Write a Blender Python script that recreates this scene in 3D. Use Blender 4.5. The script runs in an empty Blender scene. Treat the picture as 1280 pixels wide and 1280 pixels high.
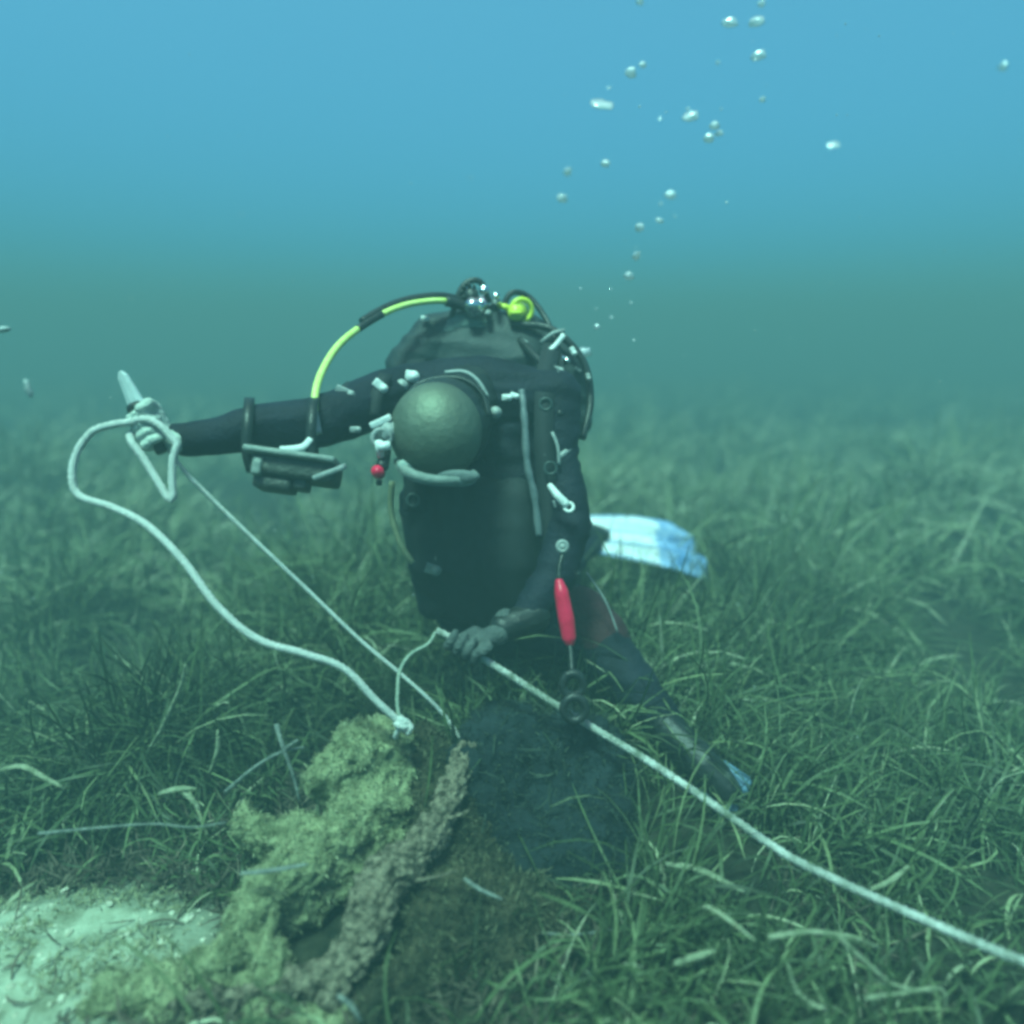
import bpy, bmesh, math, random
import numpy as np
from mathutils import Vector, Matrix, noise

random.seed(7)
RNG = np.random.default_rng(11)
SC = bpy.context.scene
COL = SC.collection
R = math.radians

# ------------------------------------------------------------------ camera
CAM_Z, PITCH, F = 1.2, R(13.0), 914.0          # F: focal length in pixels of a 1280 frame
cd = bpy.data.cameras.new('camera')
cam = bpy.data.objects.new('camera', cd)
COL.objects.link(cam)
cam.location = (0, 0, CAM_Z)
cam.rotation_euler = (R(90) - PITCH, 0, 0)
cd.sensor_width = 36
cd.lens = 36 * F / 1280
cd.clip_start, cd.clip_end = 0.05, 500
cd.dof.use_dof = True
cd.dof.focus_distance = 1.75
cd.dof.aperture_fstop = 0.8
SC.camera = cam

# ------------------------------------------------------------------ world, sun, exposure
SUN_EL, SUN_AZ = R(68), R(205)           # azimuth clockwise from +Y: high behind the camera, a little left
w = bpy.data.worlds.new('World')
SC.world = w
w.use_nodes = True
nt = w.node_tree
nt.nodes.clear()
wo = nt.nodes.new('ShaderNodeOutputWorld')
bg = nt.nodes.new('ShaderNodeBackground')
sky = nt.nodes.new('ShaderNodeTexSky')
sky.sky_type = 'NISHITA'
sky.sun_disc = False
sky.sun_elevation = SUN_EL
sky.sun_rotation = SUN_AZ
tint = nt.nodes.new('ShaderNodeMix')            # daylight after the water above has taken the red out
tint.data_type = 'RGBA'
tint.blend_type = 'MULTIPLY'
tint.inputs[0].default_value = 1.0
gtc = nt.nodes.new('ShaderNodeTexCoord')
sep = nt.nodes.new('ShaderNodeSeparateXYZ')
gr = nt.nodes.new('ShaderNodeValToRGB')         # level light crosses more water than light from overhead
els = gr.color_ramp.elements
els[0].position, els[0].color = 0.0, (0.062, 0.34, 0.50, 1)
els[1].position, els[1].color = 0.85, (1.0, 1.0, 0.85, 1)
for p_, c_ in ((0.11, (0.076, 0.445, 0.63, 1)), (0.37, (0.30, .83, .83, 1)), (0.62, (0.34, 0.82, 0.82, 1))):
    e_ = els.new(p_); e_.color = c_
nt.links.new(gtc.outputs['Generated'], sep.inputs[0])
nt.links.new(sep.outputs[2], gr.inputs[0])
nt.links.new(gr.outputs[0], tint.inputs[7])
nt.links.new(sky.outputs[0], tint.inputs[6])
nt.links.new(tint.outputs[2], bg.inputs[0])
bg.inputs[1].default_value = 0.15
nt.links.new(bg.outputs[0], wo.inputs[0])

sd = bpy.data.lights.new('sun', 'SUN')
sun = bpy.data.objects.new('sun', sd)
COL.objects.link(sun)
sd.energy = 5.0
sd.angle = R(14)                                # softened by the rippled surface overhead
sd.color = (0.44, 1.0, 0.80)
sun.rotation_euler = (R(90) - SUN_EL, 0, math.pi - SUN_AZ)
sun.location = (0, 0, 20)

SC.view_settings.view_transform = 'Standard'
SC.view_settings.look = 'None'
SC.view_settings.gamma = 1
SC.view_settings.exposure = 0.85
SC.view_settings.use_curve_mapping = False
SC.cycles.use_denoising = True
SC.cycles.max_bounces = 8
SC.cycles.volume_bounces = 3
SC.cycles.transparent_max_bounces = 16
SC.cycles.caustics_reflective = False
SC.cycles.caustics_refractive = False
SC.cycles.pixel_filter_type = 'BLACKMAN_HARRIS'
SC.cycles.filter_width = 3.3
SC.cycles.sample_clamp_indirect = 4

# ------------------------------------------------------------------ helpers
FW = Vector((0, math.cos(PITCH), -math.sin(PITCH)))
UP = Vector((0, math.sin(PITCH), math.cos(PITCH)))
RT = Vector((1, 0, 0))
C0 = Vector((0, 0, CAM_Z))

def P(px, py, d):
    """the place d metres ahead of the lens that shows at photo pixel px, py"""
    return C0 + d * (FW + RT * ((px - 640) / F) + UP * ((640 - py) / F))

def G(px, py, z=0.0):
    """where the line of sight through px, py meets height z"""
    dr = FW + RT * ((px - 640) / F) + UP * ((640 - py) / F)
    return C0 + dr * ((z - CAM_Z) / dr.z)

def vnoise(x, y, seed=0):
    x = np.asarray(x, float); y = np.asarray(y, float)
    xi = np.floor(x).astype(np.int64); yi = np.floor(y).astype(np.int64)
    fx = x - xi; fy = y - yi
    fx = fx * fx * (3 - 2 * fx); fy = fy * fy * (3 - 2 * fy)
    def h(a, b):
        n = (a * 374761393 + b * 668265263 + seed * 1442695041) & 0xffffffff
        n = ((n ^ (n >> 13)) * 1274126177) & 0xffffffff
        return ((n ^ (n >> 16)) & 0xffff) / 65535.0
    return (h(xi, yi) * (1 - fx) + h(xi + 1, yi) * fx) * (1 - fy) + (h(xi, yi + 1) * (1 - fx) + h(xi + 1, yi + 1) * fx) * fy

def fbm(x, y, seed=0, o=4):
    s = 0; a = 0.5; f = 1.0
    for k in range(o):
        s = s + a * vnoise(x * f, y * f, seed + k); a *= 0.5; f *= 2.03
    return s

MATS = {}

def mat(name, c1, c2=None, scale=30, rough=0.6, bump=0.0, bscale=None, metal=0.0, spec=0.4, attr=None, detail=6):
    if name in MATS: return MATS[name]
    m = bpy.data.materials.new(name); m.use_nodes = True
    n = m.node_tree; b = n.nodes['Principled BSDF']
    b.inputs['Roughness'].default_value = rough
    b.inputs['Metallic'].default_value = metal
    b.inputs['Specular IOR Level'].default_value = spec
    b.inputs['Base Color'].default_value = (*c1, 1)
    tc = n.nodes.new('ShaderNodeTexCoord')
    if c2 is not None:
        t = n.nodes.new('ShaderNodeTexNoise'); t.inputs['Scale'].default_value = scale
        t.inputs['Detail'].default_value = detail; t.inputs['Roughness'].default_value = 0.65
        n.links.new(tc.outputs['Object'], t.inputs['Vector'])
        r = n.nodes.new('ShaderNodeValToRGB')
        r.color_ramp.elements[0].position = 0.36; r.color_ramp.elements[0].color = (*c1, 1)
        r.color_ramp.elements[1].position = 0.66; r.color_ramp.elements[1].color = (*c2, 1)
        n.links.new(t.outputs[0], r.inputs[0]); n.links.new(r.outputs[0], b.inputs['Base Color'])
    if bump:
        t2 = n.nodes.new('ShaderNodeTexNoise'); t2.inputs['Scale'].default_value = bscale or scale * 2
        t2.inputs['Detail'].default_value = 8
        n.links.new(tc.outputs['Object'], t2.inputs['Vector'])
        bp = n.nodes.new('ShaderNodeBump'); bp.inputs['Strength'].default_value = bump; bp.inputs['Distance'].default_value = 0.02
        n.links.new(t2.outputs[0], bp.inputs['Height']); n.links.new(bp.outputs[0], b.inputs['Normal'])
    MATS[name] = m
    return m

def world_loc(o):
    v = Vector((0, 0, 0))
    while o is not None:
        v = v + o.location; o = o.parent
    return v

def tag(o, label=None, cat=None, group=None, kind=None):
    if label: o['label'] = label
    if cat: o['category'] = cat
    if group: o['group'] = group
    if kind: o['kind'] = kind
    return o

def thing(name, label, cat, loc, group=None):
    o = bpy.data.objects.new(name, None); COL.objects.link(o); o.location = loc
    o.empty_display_size = 0.1
    return tag(o, label, cat, group)

def link(name, me, material, parent=None, origin=None, smooth=True):
    """vertices of me are in world space; shift them to the parent or to an origin"""
    o = bpy.data.objects.new(name, me); COL.objects.link(o)
    if parent is not None:
        o.parent = parent; off = world_loc(parent)
    else:
        if origin is None:
            n = len(me.vertices); co = np.empty(n * 3); me.vertices.foreach_get('co', co); co = co.reshape(-1, 3)
            origin = Vector(((co[:, 0].min() + co[:, 0].max()) / 2, (co[:, 1].min() + co[:, 1].max()) / 2, co[:, 2].min()))
        o.location = origin; off = Vector(origin)
    me.transform(Matrix.Translation(-off))
    if material is not None:
        me.materials.clear(); me.materials.append(material)
    if smooth:
        me.polygons.foreach_set('use_smooth', [True] * len(me.polygons))
    me.update()
    return o

def mesh_of(bm, name='m'):
    bmesh.ops.recalc_face_normals(bm, faces=bm.faces[:])
    me = bpy.data.meshes.new(name); bm.to_mesh(me); bm.free()
    return me

def add_ball(bm, c, r, sub=2, rot=None):
    r = Vector((r, r, r)) if not hasattr(r, '__len__') else Vector(r)
    M = Matrix.Translation(c) @ (rot.to_4x4() if rot is not None else Matrix.Identity(4)) @ Matrix.Diagonal((*r, 1))
    bmesh.ops.create_icosphere(bm, subdivisions=sub, radius=1, matrix=M)

def add_box(bm, c, size, rot=None, bev=0.0):
    M = Matrix.Translation(c) @ (rot.to_4x4() if rot is not None else Matrix.Identity(4)) @ Matrix.Diagonal((*size, 1))
    g = bmesh.ops.create_cube(bm, size=1, matrix=M)
    if bev:
        es = list({e for v in g['verts'] for e in v.link_edges})
        bmesh.ops.bevel(bm, geom=es, offset=bev, segments=2, affect='EDGES', profile=0.6)

def frame_of(a, b):
    z = (Vector(b) - Vector(a)).normalized()
    return z.to_track_quat('Z', 'Y').to_matrix()

def add_cyl(bm, a, b, r1, r2=None, n=20, bev=0.0):
    a = Vector(a); b = Vector(b); r2 = r1 if r2 is None else r2
    M = Matrix.Translation((a + b) / 2) @ frame_of(a, b).to_4x4()
    g = bmesh.ops.create_cone(bm, cap_ends=True, segments=n, radius1=r1, radius2=r2, depth=(b - a).length, matrix=M)
    if bev:
        es = [e for e in {e for v in g['verts'] for e in v.link_edges} if any(len(f.verts) > 4 for f in e.link_faces)]
        bmesh.ops.bevel(bm, geom=es, offset=bev, segments=2, affect='EDGES')

def add_torus(bm, c, axis, R1, r, n=24, m=8, squash=1.0):
    M = Vector(axis).normalized().to_track_quat('Z', 'Y').to_matrix()
    rings = []
    for i in range(n):
        a = 2 * math.pi * i / n; ring = []
        for j in range(m):
            b = 2 * math.pi * j / m
            v = Vector(((R1 + r * math.cos(b)) * math.cos(a), (R1 + r * math.cos(b)) * math.sin(a) * squash, r * math.sin(b)))
            ring.append(bm.verts.new(Vector(c) + M @ v))
        rings.append(ring)
    for i in range(n):
        for j in range(m):
            bm.faces.new((rings[i][j], rings[(i + 1) % n][j], rings[(i + 1) % n][(j + 1) % m], rings[i][(j + 1) % m]))

def spline(pts, step):
    pts = [Vector(p) for p in pts]
    q = [pts[0] * 2 - pts[1]] + pts + [pts[-1] * 2 - pts[-2]]
    out = []
    for i in range(1, len(q) - 2):
        L = (q[i + 1] - q[i]).length; n = max(2, int(L / step))
        for k in range(n):
            t = k / n
            out.append(0.5 * ((2 * q[i]) + (q[i + 1] - q[i - 1]) * t + (2 * q[i - 1] - 5 * q[i] + 4 * q[i + 1] - q[i + 2]) * t * t
                              + (3 * q[i] - q[i - 1] - 3 * q[i + 1] + q[i + 2]) * t ** 3))
    out.append(pts[-1])
    return out

def sweep(bm, path, rad, m=8, prof=None, flat=1.0, caps=True):
    """tube along path; rad: number or f(t, i); prof: f(angle, length) -> factor"""
    n = len(path); rings = []; T0 = None; nrm = None; s = 0.0
    for i, p in enumerate(path):
        T = (path[min(i + 1, n - 1)] - path[max(i - 1, 0)]).normalized()
        if nrm is None:
            nrm = T.orthogonal().normalized()
        else:
            nrm = (T0.rotation_difference(T) @ nrm); nrm = (nrm - T * nrm.dot(T)).normalized()
            s += (p - path[i - 1]).length
        T0 = T; B = T.cross(nrm)
        r = rad(i / (n - 1)) if callable(rad) else rad
        ring = []
        for j in range(m):
            a = 2 * math.pi * j / m
            k = prof(a, s) if prof else 1.0
            ring.append(bm.verts.new(p + (nrm * math.cos(a) + B * math.sin(a) * flat) * r * k))
        rings.append(ring)
    for i in range(n - 1):
        for j in range(m):
            bm.faces.new((rings[i][j], rings[i][(j + 1) % m], rings[i + 1][(j + 1) % m], rings[i + 1][j]))
    if caps:
        bm.faces.new(rings[0][::-1]); bm.faces.new(rings[-1])

def strap(bm, path, wid, th, normal):
    """flat band along path; normal(i) gives its outward side"""
    n = len(path); prev = None
    for i, p in enumerate(path):
        T = (path[min(i + 1, n - 1)] - path[max(i - 1, 0)]).normalized()
        N = normal(p) if callable(normal) else Vector(normal)
        N = (N - T * N.dot(T)).normalized(); S = T.cross(N)
        r = [bm.verts.new(p + S * (a * wid / 2) + N * (b * th / 2)) for a, b in ((-1, -1), (1, -1), (1, 1), (-1, 1))]
        if prev:
            for j in range(4): bm.faces.new((prev[j], prev[(j + 1) % 4], r[(j + 1) % 4], r[j]))
        else: bm.faces.new(r[::-1])
        prev = r
    bm.faces.new(prev)

def chain(bm, pts, sub=2, k=0.3):
    """balls along tapered bones: pts = [(point, radius), ...]"""
    for (a, ra), (b, rb) in zip(pts[:-1], pts[1:]):
        a = Vector(a); b = Vector(b)
        n = max(2, int((b - a).length / (min(ra, rb) * k)))
        for i in range(n + 1):
            t = i / n
            add_ball(bm, a.lerp(b, t), ra + (rb - ra) * t, sub)

def fused(bm, voxel, smooth=4, bumpf=None):
    """one continuous skin round everything in bm"""
    me = mesh_of(bm, 'raw')
    o = bpy.data.objects.new('raw', me); COL.objects.link(o)
    m = o.modifiers.new('r', 'REMESH'); m.mode = 'VOXEL'; m.voxel_size = voxel
    if smooth:
        s = o.modifiers.new('s', 'SMOOTH'); s.factor = 0.6; s.iterations = smooth
    dg = bpy.context.evaluated_depsgraph_get()
    me2 = bpy.data.meshes.new_from_object(o.evaluated_get(dg))
    bpy.data.objects.remove(o); bpy.data.meshes.remove(me)
    if bumpf:
        n = len(me2.vertices)
        co = [v.co.copy() for v in me2.vertices]; no = [v.normal.copy() for v in me2.vertices]
        for i in range(n):
            me2.vertices[i].co = co[i] + no[i] * bumpf(co[i], no[i])
        me2.update()
    return me2

def wrinkle(amp, freq=14, ridge=True):
    def f(p, n):
        a = noise.noise(p * freq); b = noise.noise(p * freq * 2.7 + Vector((5, 1, 2)))
        c = noise.noise(Vector((p.x * freq * .5, p.y * freq * .5, p.z * freq * 2.2)) + Vector((3, 9, 4)))   # soft folds across the limbs
        return amp * (a * .6 + .15 * b + .8 * (1 - abs(c) * 2.4))
    return f

# ------------------------------------------------------------------ seabed
SAND_C = G(60, 1215)
GAP_C = G(1275, 835)
def sand_mask(x, y):
    n = (fbm(x * 3.1, y * 3.1, 5) - 0.47) * 0.9
    a = 1 - np.sqrt(((x - SAND_C.x + 0.10) / 0.50) ** 2 + ((y - SAND_C.y + 0.03) / 0.33) ** 2) + n
    b = 1 - np.sqrt(((x - GAP_C.x - 0.35) / 0.75) ** 2 + ((y - GAP_C.y) / 0.5) ** 2) + n
    return np.clip(a * 1.7 + .1, 0, 1)

def height(x, y):
    x = np.asarray(x, float); y = np.asarray(y, float)
    h = (fbm(x * 0.8, y * 0.8, 1, 3) - 0.45) * 0.22 + (fbm(x * 3.5, y * 3.5, 2, 3) - 0.45) * 0.07
    h = h + 0.10 * np.exp(-(((x - 0.05) / 0.55) ** 2 + ((y - 1.75) / 0.45) ** 2))     # low rise the rocks sit in
    s = sand_mask(x, y)
    return h * (1 - s) + s * (0.005 + 0.05 * fbm(x * 7, y * 11, 9, 3))

def axis_vals(lo, hi, a, b, fine, growth=1.16):
    v = list(np.arange(a, b, fine)); s = fine; p = a
    left = []
    while p > lo:
        s *= growth; p -= s; left.append(max(p, lo))
    s = fine; p = v[-1]; right = []
    while p < hi:
        s *= growth; p += s; right.append(min(p, hi))
    return np.array(left[::-1] + v + right)

xs = axis_vals(-42, 42, -2.4, 2.4, 0.022); ys = axis_vals(-42, 42, 0.5, 4.0, 0.022)
X, Y = np.meshgrid(xs, ys)
Z = height(X, Y)
nx, ny = len(xs), len(ys)
me = bpy.data.meshes.new('seabed')
idx = np.arange(nx * ny).reshape(ny, nx)
quads = np.stack([idx[:-1, :-1], idx[:-1, 1:], idx[1:, 1:], idx[1:, :-1]], -1).reshape(-1, 4)
me.from_pydata(np.stack([X, Y, Z], -1).reshape(-1, 3).tolist(), [], quads.tolist())
at = me.attributes.new('sand', 'FLOAT', 'POINT'); at.data.foreach_set('value', sand_mask(X, Y).ravel())
m = bpy.data.materials.new('seabed'); m.use_nodes = True
n = m.node_tree; b = n.nodes['Principled BSDF']; b.inputs['Roughness'].default_value = 0.95; b.inputs['Specular IOR Level'].default_value = 0.1
tc = n.nodes.new('ShaderNodeTexCoord')
def nz(sc, det=8, ro=0.65):
    t = n.nodes.new('ShaderNodeTexNoise'); t.inputs['Scale'].default_value = sc; t.inputs['Detail'].default_value = det
    t.inputs['Roughness'].default_value = ro; n.links.new(tc.outputs['Object'], t.inputs['Vector']); return t
def ramp(src, a, ca, bb, cb):
    r = n.nodes.new('ShaderNodeValToRGB'); r.color_ramp.elements[0].position = a; r.color_ramp.elements[0].color = (*ca, 1)
    r.color_ramp.elements[1].position = bb; r.color_ramp.elements[1].color = (*cb, 1); n.links.new(src, r.inputs[0]); return r
mud = ramp(nz(18).outputs[0], 0.35, (0.016, 0.02, 0.013), 0.7, (0.06, 0.062, 0.04))
snd = ramp(nz(14).outputs[0], 0.32, (0.17, 0.19, 0.12), 0.6, (0.47, 0.53, 0.40))
aa = n.nodes.new('ShaderNodeAttribute'); aa.attribute_name = 'sand'
mx = n.nodes.new('ShaderNodeMix'); mx.data_type = 'RGBA'
n.links.new(aa.outputs['Fac'], mx.inputs[0]); n.links.new(mud.outputs[0], mx.inputs[6]); n.links.new(snd.outputs[0], mx.inputs[7])
n.links.new(mx.outputs[2], b.inputs['Base Color'])
bp = n.nodes.new('ShaderNodeBump'); bp.inputs['Strength'].default_value = 0.8; bp.inputs['Distance'].default_value = 0.02
n.links.new(nz(45).outputs[0], bp.inputs['Height']); n.links.new(bp.outputs[0], b.inputs['Normal'])
o = link('seabed', me, m, origin=(0, 0, 0)); tag(o, kind='structure')

# ------------------------------------------------------------------ leaf material and blades
def leaf_mat(name, stops, rough=0.55):
    m = bpy.data.materials.new(name); m.use_nodes = True
    n = m.node_tree; b = n.nodes['Principled BSDF']; b.inputs['Roughness'].default_value = rough; b.inputs['Specular IOR Level'].default_value = 0.25
    a = n.nodes.new('ShaderNodeAttribute'); a.attribute_name = 'rnd'
    r = n.nodes.new('ShaderNodeValToRGB'); el = r.color_ramp.elements
    el[0].position = stops[0][0]; el[0].color = (*stops[0][1], 1); el[1].position = stops[-1][0]; el[1].color = (*stops[-1][1], 1)
    for p_, c in stops[1:-1]:
        e = el.new(p_); e.color = (*c, 1)
    n.links.new(a.outputs['Fac'], r.inputs[0])
    tc = n.nodes.new('ShaderNodeTexCoord'); t = n.nodes.new('ShaderNodeTexNoise'); t.inputs['Scale'].default_value = 55
    n.links.new(tc.outputs['Object'], t.inputs['Vector'])
    mx = n.nodes.new('ShaderNodeMix'); mx.data_type = 'RGBA'; mx.blend_type = 'MULTIPLY'; mx.inputs[0].default_value = 0.6
    rr = n.nodes.new('ShaderNodeValToRGB'); rr.color_ramp.elements[0].position = 0.35; rr.color_ramp.elements[0].color = (0.45, 0.4, 0.35, 1)
    rr.color_ramp.elements[1].position = 0.65
    n.links.new(t.outputs[0], rr.inputs[0]); n.links.new(r.outputs[0], mx.inputs[6]); n.links.new(rr.outputs[0], mx.inputs[7])
    n.links.new(mx.outputs[2], b.inputs['Base Color'])
    return m

def blades(base, az, t0, k, L, wd, rnd, S=5, sway=None):
    """mesh of bent leaf strips, all arrays of length N"""
    N = len(az); sway = np.zeros(N) if sway is None else sway
    pts = np.zeros((N, S + 1, 3)); side = np.zeros((N, S + 1, 3)); p = base.copy()
    for s in range(S + 1):
        f = s / S
        a = az + sway * f; t = t0 + k * f
        d = np.stack([np.sin(t) * np.cos(a), np.sin(t) * np.sin(a), np.cos(t)], -1)
        pts[:, s] = p
        sd_ = np.stack([-np.sin(a), np.cos(a), np.zeros(N)], -1)
        tw = (rnd * 17 % 1 - 0.5) * 2.4 * f
        nn = np.cross(sd_, d)
        sd_ = sd_ * np.cos(tw)[:, None] + nn * np.sin(tw)[:, None]
        wdt = wd * (0.75 + 0.45 * math.sin(math.pi * min(1, f * 1.05))) * (0.45 if s == S else 1)
        side[:, s] = sd_ * wdt[:, None] * 0.5
        p = p + d * (L / S)[:, None]
    V = np.stack([pts - side, pts + side], 2).reshape(-1, 3)
    i0 = (np.arange(N) * (S + 1) * 2)[:, None] + np.arange(S)[None, :] * 2
    Fq = np.stack([i0, i0 + 1, i0 + 3, i0 + 2], -1).reshape(-1, 4)
    me = bpy.data.meshes.new('blades')
    me.vertices.add(len(V)); me.vertices.foreach_set('co', V.ravel())
    me.loops.add(Fq.size); me.loops.foreach_set('vertex_index', Fq.ravel().astype(np.int32))
    me.polygons.add(len(Fq)); me.polygons.foreach_set('loop_start', (np.arange(len(Fq)) * 4).astype(np.int32))
    me.update(calc_edges=True)
    at = me.attributes.new('rnd', 'FLOAT', 'POINT'); at.data.foreach_set('value', np.repeat(rnd, (S + 1) * 2))
    return me

# the rocks, so that no grass grows through them: (x, y, radius)
LEDGE = [(P(500, 925, 1.68), .085), (P(440, 985, 1.62), .085), (P(400, 1060, 1.52), .085), (P(330, 1130, 1.44), .07), (P(275, 1200, 1.37), .055)]
MOUND = [(P(640, 985, 1.76), .15), (P(715, 1005, 1.76), .17), (P(745, 1070, 1.64), .12), (P(650, 1080, 1.62), .13), (P(590, 1030, 1.68), .12)]
KEEP = [(c.x, c.y, r * 1.05) for c, r in LEDGE] + [(c.x, c.y, r * .72) for c, r in MOUND]
for q, r in ((P(905, 1015, 1.62), .13), (P(850, 955, 1.78), .12), (P(800, 890, 1.86), .10), (P(870, 990, 1.68), .12), (P(830, 960, 1.68), .09)): KEEP.append((q.x, q.y, r))
FLAT = []
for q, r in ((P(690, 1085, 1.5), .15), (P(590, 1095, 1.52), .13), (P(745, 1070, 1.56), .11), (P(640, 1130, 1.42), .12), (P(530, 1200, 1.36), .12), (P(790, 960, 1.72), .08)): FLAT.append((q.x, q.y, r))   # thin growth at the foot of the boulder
# pressed flat by the fin and the leg
for c, r in zip(LEDGE[:-1], LEDGE[1:]):
    q = c[0].lerp(r[0], 0.5); KEEP.append((q.x, q.y, .085))
q = P(480, 1110, 1.45); KEEP.append((q.x, q.y, .13))
q = P(400, 1180, 1.36); KEEP.append((q.x, q.y, .10))

def keep_out(x, y):
    k = np.zeros(len(x), bool)
    for a, b_, r in KEEP: k |= (x - a) ** 2 + (y - b_) ** 2 < r * r
    return k

def thin(x, y):
    k = np.zeros(len(x), bool)
    for a, b_, r in FLAT: k |= (x - a) ** 2 + (y - b_) ** 2 < r * r
    return k

def scatter(n, d0, d1, half=0.95):
    d = np.sqrt(RNG.uniform(d0 * d0, d1 * d1, n)); u = RNG.uniform(-half, half, n)
    return d * u + RNG.uniform(-.8, .8, n), d.copy()

def bare(x, y):
    """the trampled hollow round the rocks and the sand in front of them"""
    near = (x < 0.12) & (y < 1.33 + 0.12 * (vnoise(x * 6, y * 6, 77) - .5))
    front = (x > -0.42) & (x < 0.02) & (y < 1.62)
    return near | front

def grass_layer(n, d0, d1, Lr, wr, S, seed, half=0.95, per=9, spread=.045):
    """leaf tufts: each shoot's leaves share a root and lean, tufts crowd into clumps with gaps between"""
    tx, ty = scatter(n // per, d0, d1, half)
    cl = fbm(tx * 1.6 + 9, ty * 1.6, 21, 3)
    ok = cl > np.where(ty < 2.2, .27, .34) + 0.22 * RNG.random(len(tx))
    tx, ty, cl = tx[ok], ty[ok], cl[ok]; T = len(tx)
    taz = np.where(RNG.random(T) < .5, (fbm(tx * 1.1, ty * 1.1, 40) - .5) * 9 + .4, RNG.uniform(0, 6.283, T))
    th = (0.55 + 1.5 * np.clip((cl - 0.34) * 2.4, 0, 1)) * RNG.uniform(.7, 1.25, T)
    tr = .3 * (fbm(tx * .9, ty * .9, 61, 2) - .4) + RNG.normal(0, .10, T)
    bp_ = G(900, 800); tr = tr - .45 * np.exp(-((tx - bp_.x) ** 2 + (ty - bp_.y) ** 2) / .12)    # shaded zone behind the leg, put into the leaf tint as darkening
    x = np.repeat(tx, per) + RNG.normal(0, spread, T * per); y = np.repeat(ty, per) + RNG.normal(0, spread, T * per)
    az = np.repeat(taz, per) + RNG.normal(0, 1.0, T * per); tall = np.repeat(th, per); tr = np.repeat(tr, per)
    ok = (sand_mask(x, y) < .25) & ~keep_out(x, y) & (~bare(x, y) | (RNG.random(T * per) < np.where(x > -0.2, 0.4, 0.06)))
    x, y, az, tall, tr = x[ok], y[ok], az[ok], tall[ok], tr[ok]; N = len(x)
    tn = thin(x, y); kp = ~tn | (RNG.random(N) < .42)
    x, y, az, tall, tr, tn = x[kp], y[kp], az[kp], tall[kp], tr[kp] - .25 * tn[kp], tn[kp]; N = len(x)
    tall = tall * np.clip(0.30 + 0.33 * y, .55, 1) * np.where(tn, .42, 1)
    z = height(x, y) - 0.01
    t0 = np.abs(RNG.normal(0.42, 0.38, N)); k = RNG.normal(1.6, 0.9, N)
    L = RNG.uniform(*Lr, N) * tall; wd = RNG.uniform(*wr, N)
    far = np.clip((y - 1.7) / 2.6, 0, 1)                    # outer meadow paler: pale growth, plus distance haze painted into the leaf tint
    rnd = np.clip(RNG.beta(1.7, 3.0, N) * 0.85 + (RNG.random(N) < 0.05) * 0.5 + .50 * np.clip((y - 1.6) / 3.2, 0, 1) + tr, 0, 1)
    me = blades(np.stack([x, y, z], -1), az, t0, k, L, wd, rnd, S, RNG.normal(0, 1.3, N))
    return me, N

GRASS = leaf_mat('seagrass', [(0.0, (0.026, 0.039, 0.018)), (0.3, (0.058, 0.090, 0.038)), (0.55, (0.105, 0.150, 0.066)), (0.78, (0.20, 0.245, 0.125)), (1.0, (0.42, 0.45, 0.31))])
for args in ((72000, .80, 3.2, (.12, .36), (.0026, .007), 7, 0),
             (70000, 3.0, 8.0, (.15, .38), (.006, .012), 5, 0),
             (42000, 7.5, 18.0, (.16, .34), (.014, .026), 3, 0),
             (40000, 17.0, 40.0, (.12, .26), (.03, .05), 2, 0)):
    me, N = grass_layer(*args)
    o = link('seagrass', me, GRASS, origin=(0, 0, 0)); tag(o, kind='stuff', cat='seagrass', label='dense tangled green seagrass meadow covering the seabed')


# ------------------------------------------------------------------ materials of the things
ALGAE = mat('algae_crust', (0.11, 0.125, 0.065), (0.35, 0.375, 0.215), 22, 0.95, 1.0, 60, spec=0.1)
BARK = mat('encrusted_bark', (0.04, 0.035, 0.025), (0.34, 0.29, 0.21), 60, 0.95, 1.0, 90, spec=0.1)
DARKROCK = mat('dark_rock', (0.006, 0.010, 0.012), (0.020, 0.031, 0.036), 5, 0.9, 0.7, 40, spec=0.15)
SUIT = mat('drysuit', (0.006, 0.008, 0.014), (0.013, 0.017, 0.030), 9, 0.68, 0.3, 110, spec=0.16)
SUIT2 = mat('drysuit_thigh', (0.045, 0.012, 0.016), (0.065, 0.018, 0.022), 20, 0.65, 0.35, 100, spec=0.25)
WEB = mat('webbing', (0.006, 0.009, 0.012), (0.012, 0.016, 0.020), 40, 0.7, 0.3, 400)
WING = mat('wing_fabric', (0.010, 0.018, 0.021), (0.020, 0.030, 0.034), 9, 0.6, 0.2, 160)
RUBBER = mat('black_rubber', (0.010, 0.012, 0.012), (0.022, 0.026, 0.026), 30, 0.4, 0.15, 150)
GREY = mat('grey_plastic', (0.22, 0.24, 0.24), (0.33, 0.35, 0.34), 25, 0.45, 0.15, 120)
PALE = mat('pale_plastic', (0.55, 0.58, 0.57), (0.80, 0.82, 0.80), 30, 0.35, 0.1, 120)
GLOVE = mat('grey_glove', (0.05, 0.06, 0.062), (0.09, 0.105, 0.10), 30, 0.75, 0.5, 140)
PGLOVE = mat('pale_glove', (0.36, 0.42, 0.38), (0.58, 0.63, 0.56), 30, 0.75, 0.5, 140)
CHROME = mat('chrome', (0.75, 0.76, 0.76), None, rough=0.22, metal=1.0)
STEEL = mat('painted_steel', (0.03, 0.05, 0.05), (0.06, 0.085, 0.085), 14, 0.35, 0.1, 60)
YELLOW = mat('yellow_rubber', (0.55, 0.66, 0.04), (0.72, 0.80, 0.08), 30, 0.35, 0.08, 100)
YHOSE = mat('yellow_hose', (0.58, 0.70, 0.16), (0.72, 0.82, 0.28), 60, 0.4, 0.1, 150)
RED = mat('red_plastic', (0.62, 0.004, 0.045), (0.78, 0.010, 0.075), 25, 0.35, 0.08, 90)
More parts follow.
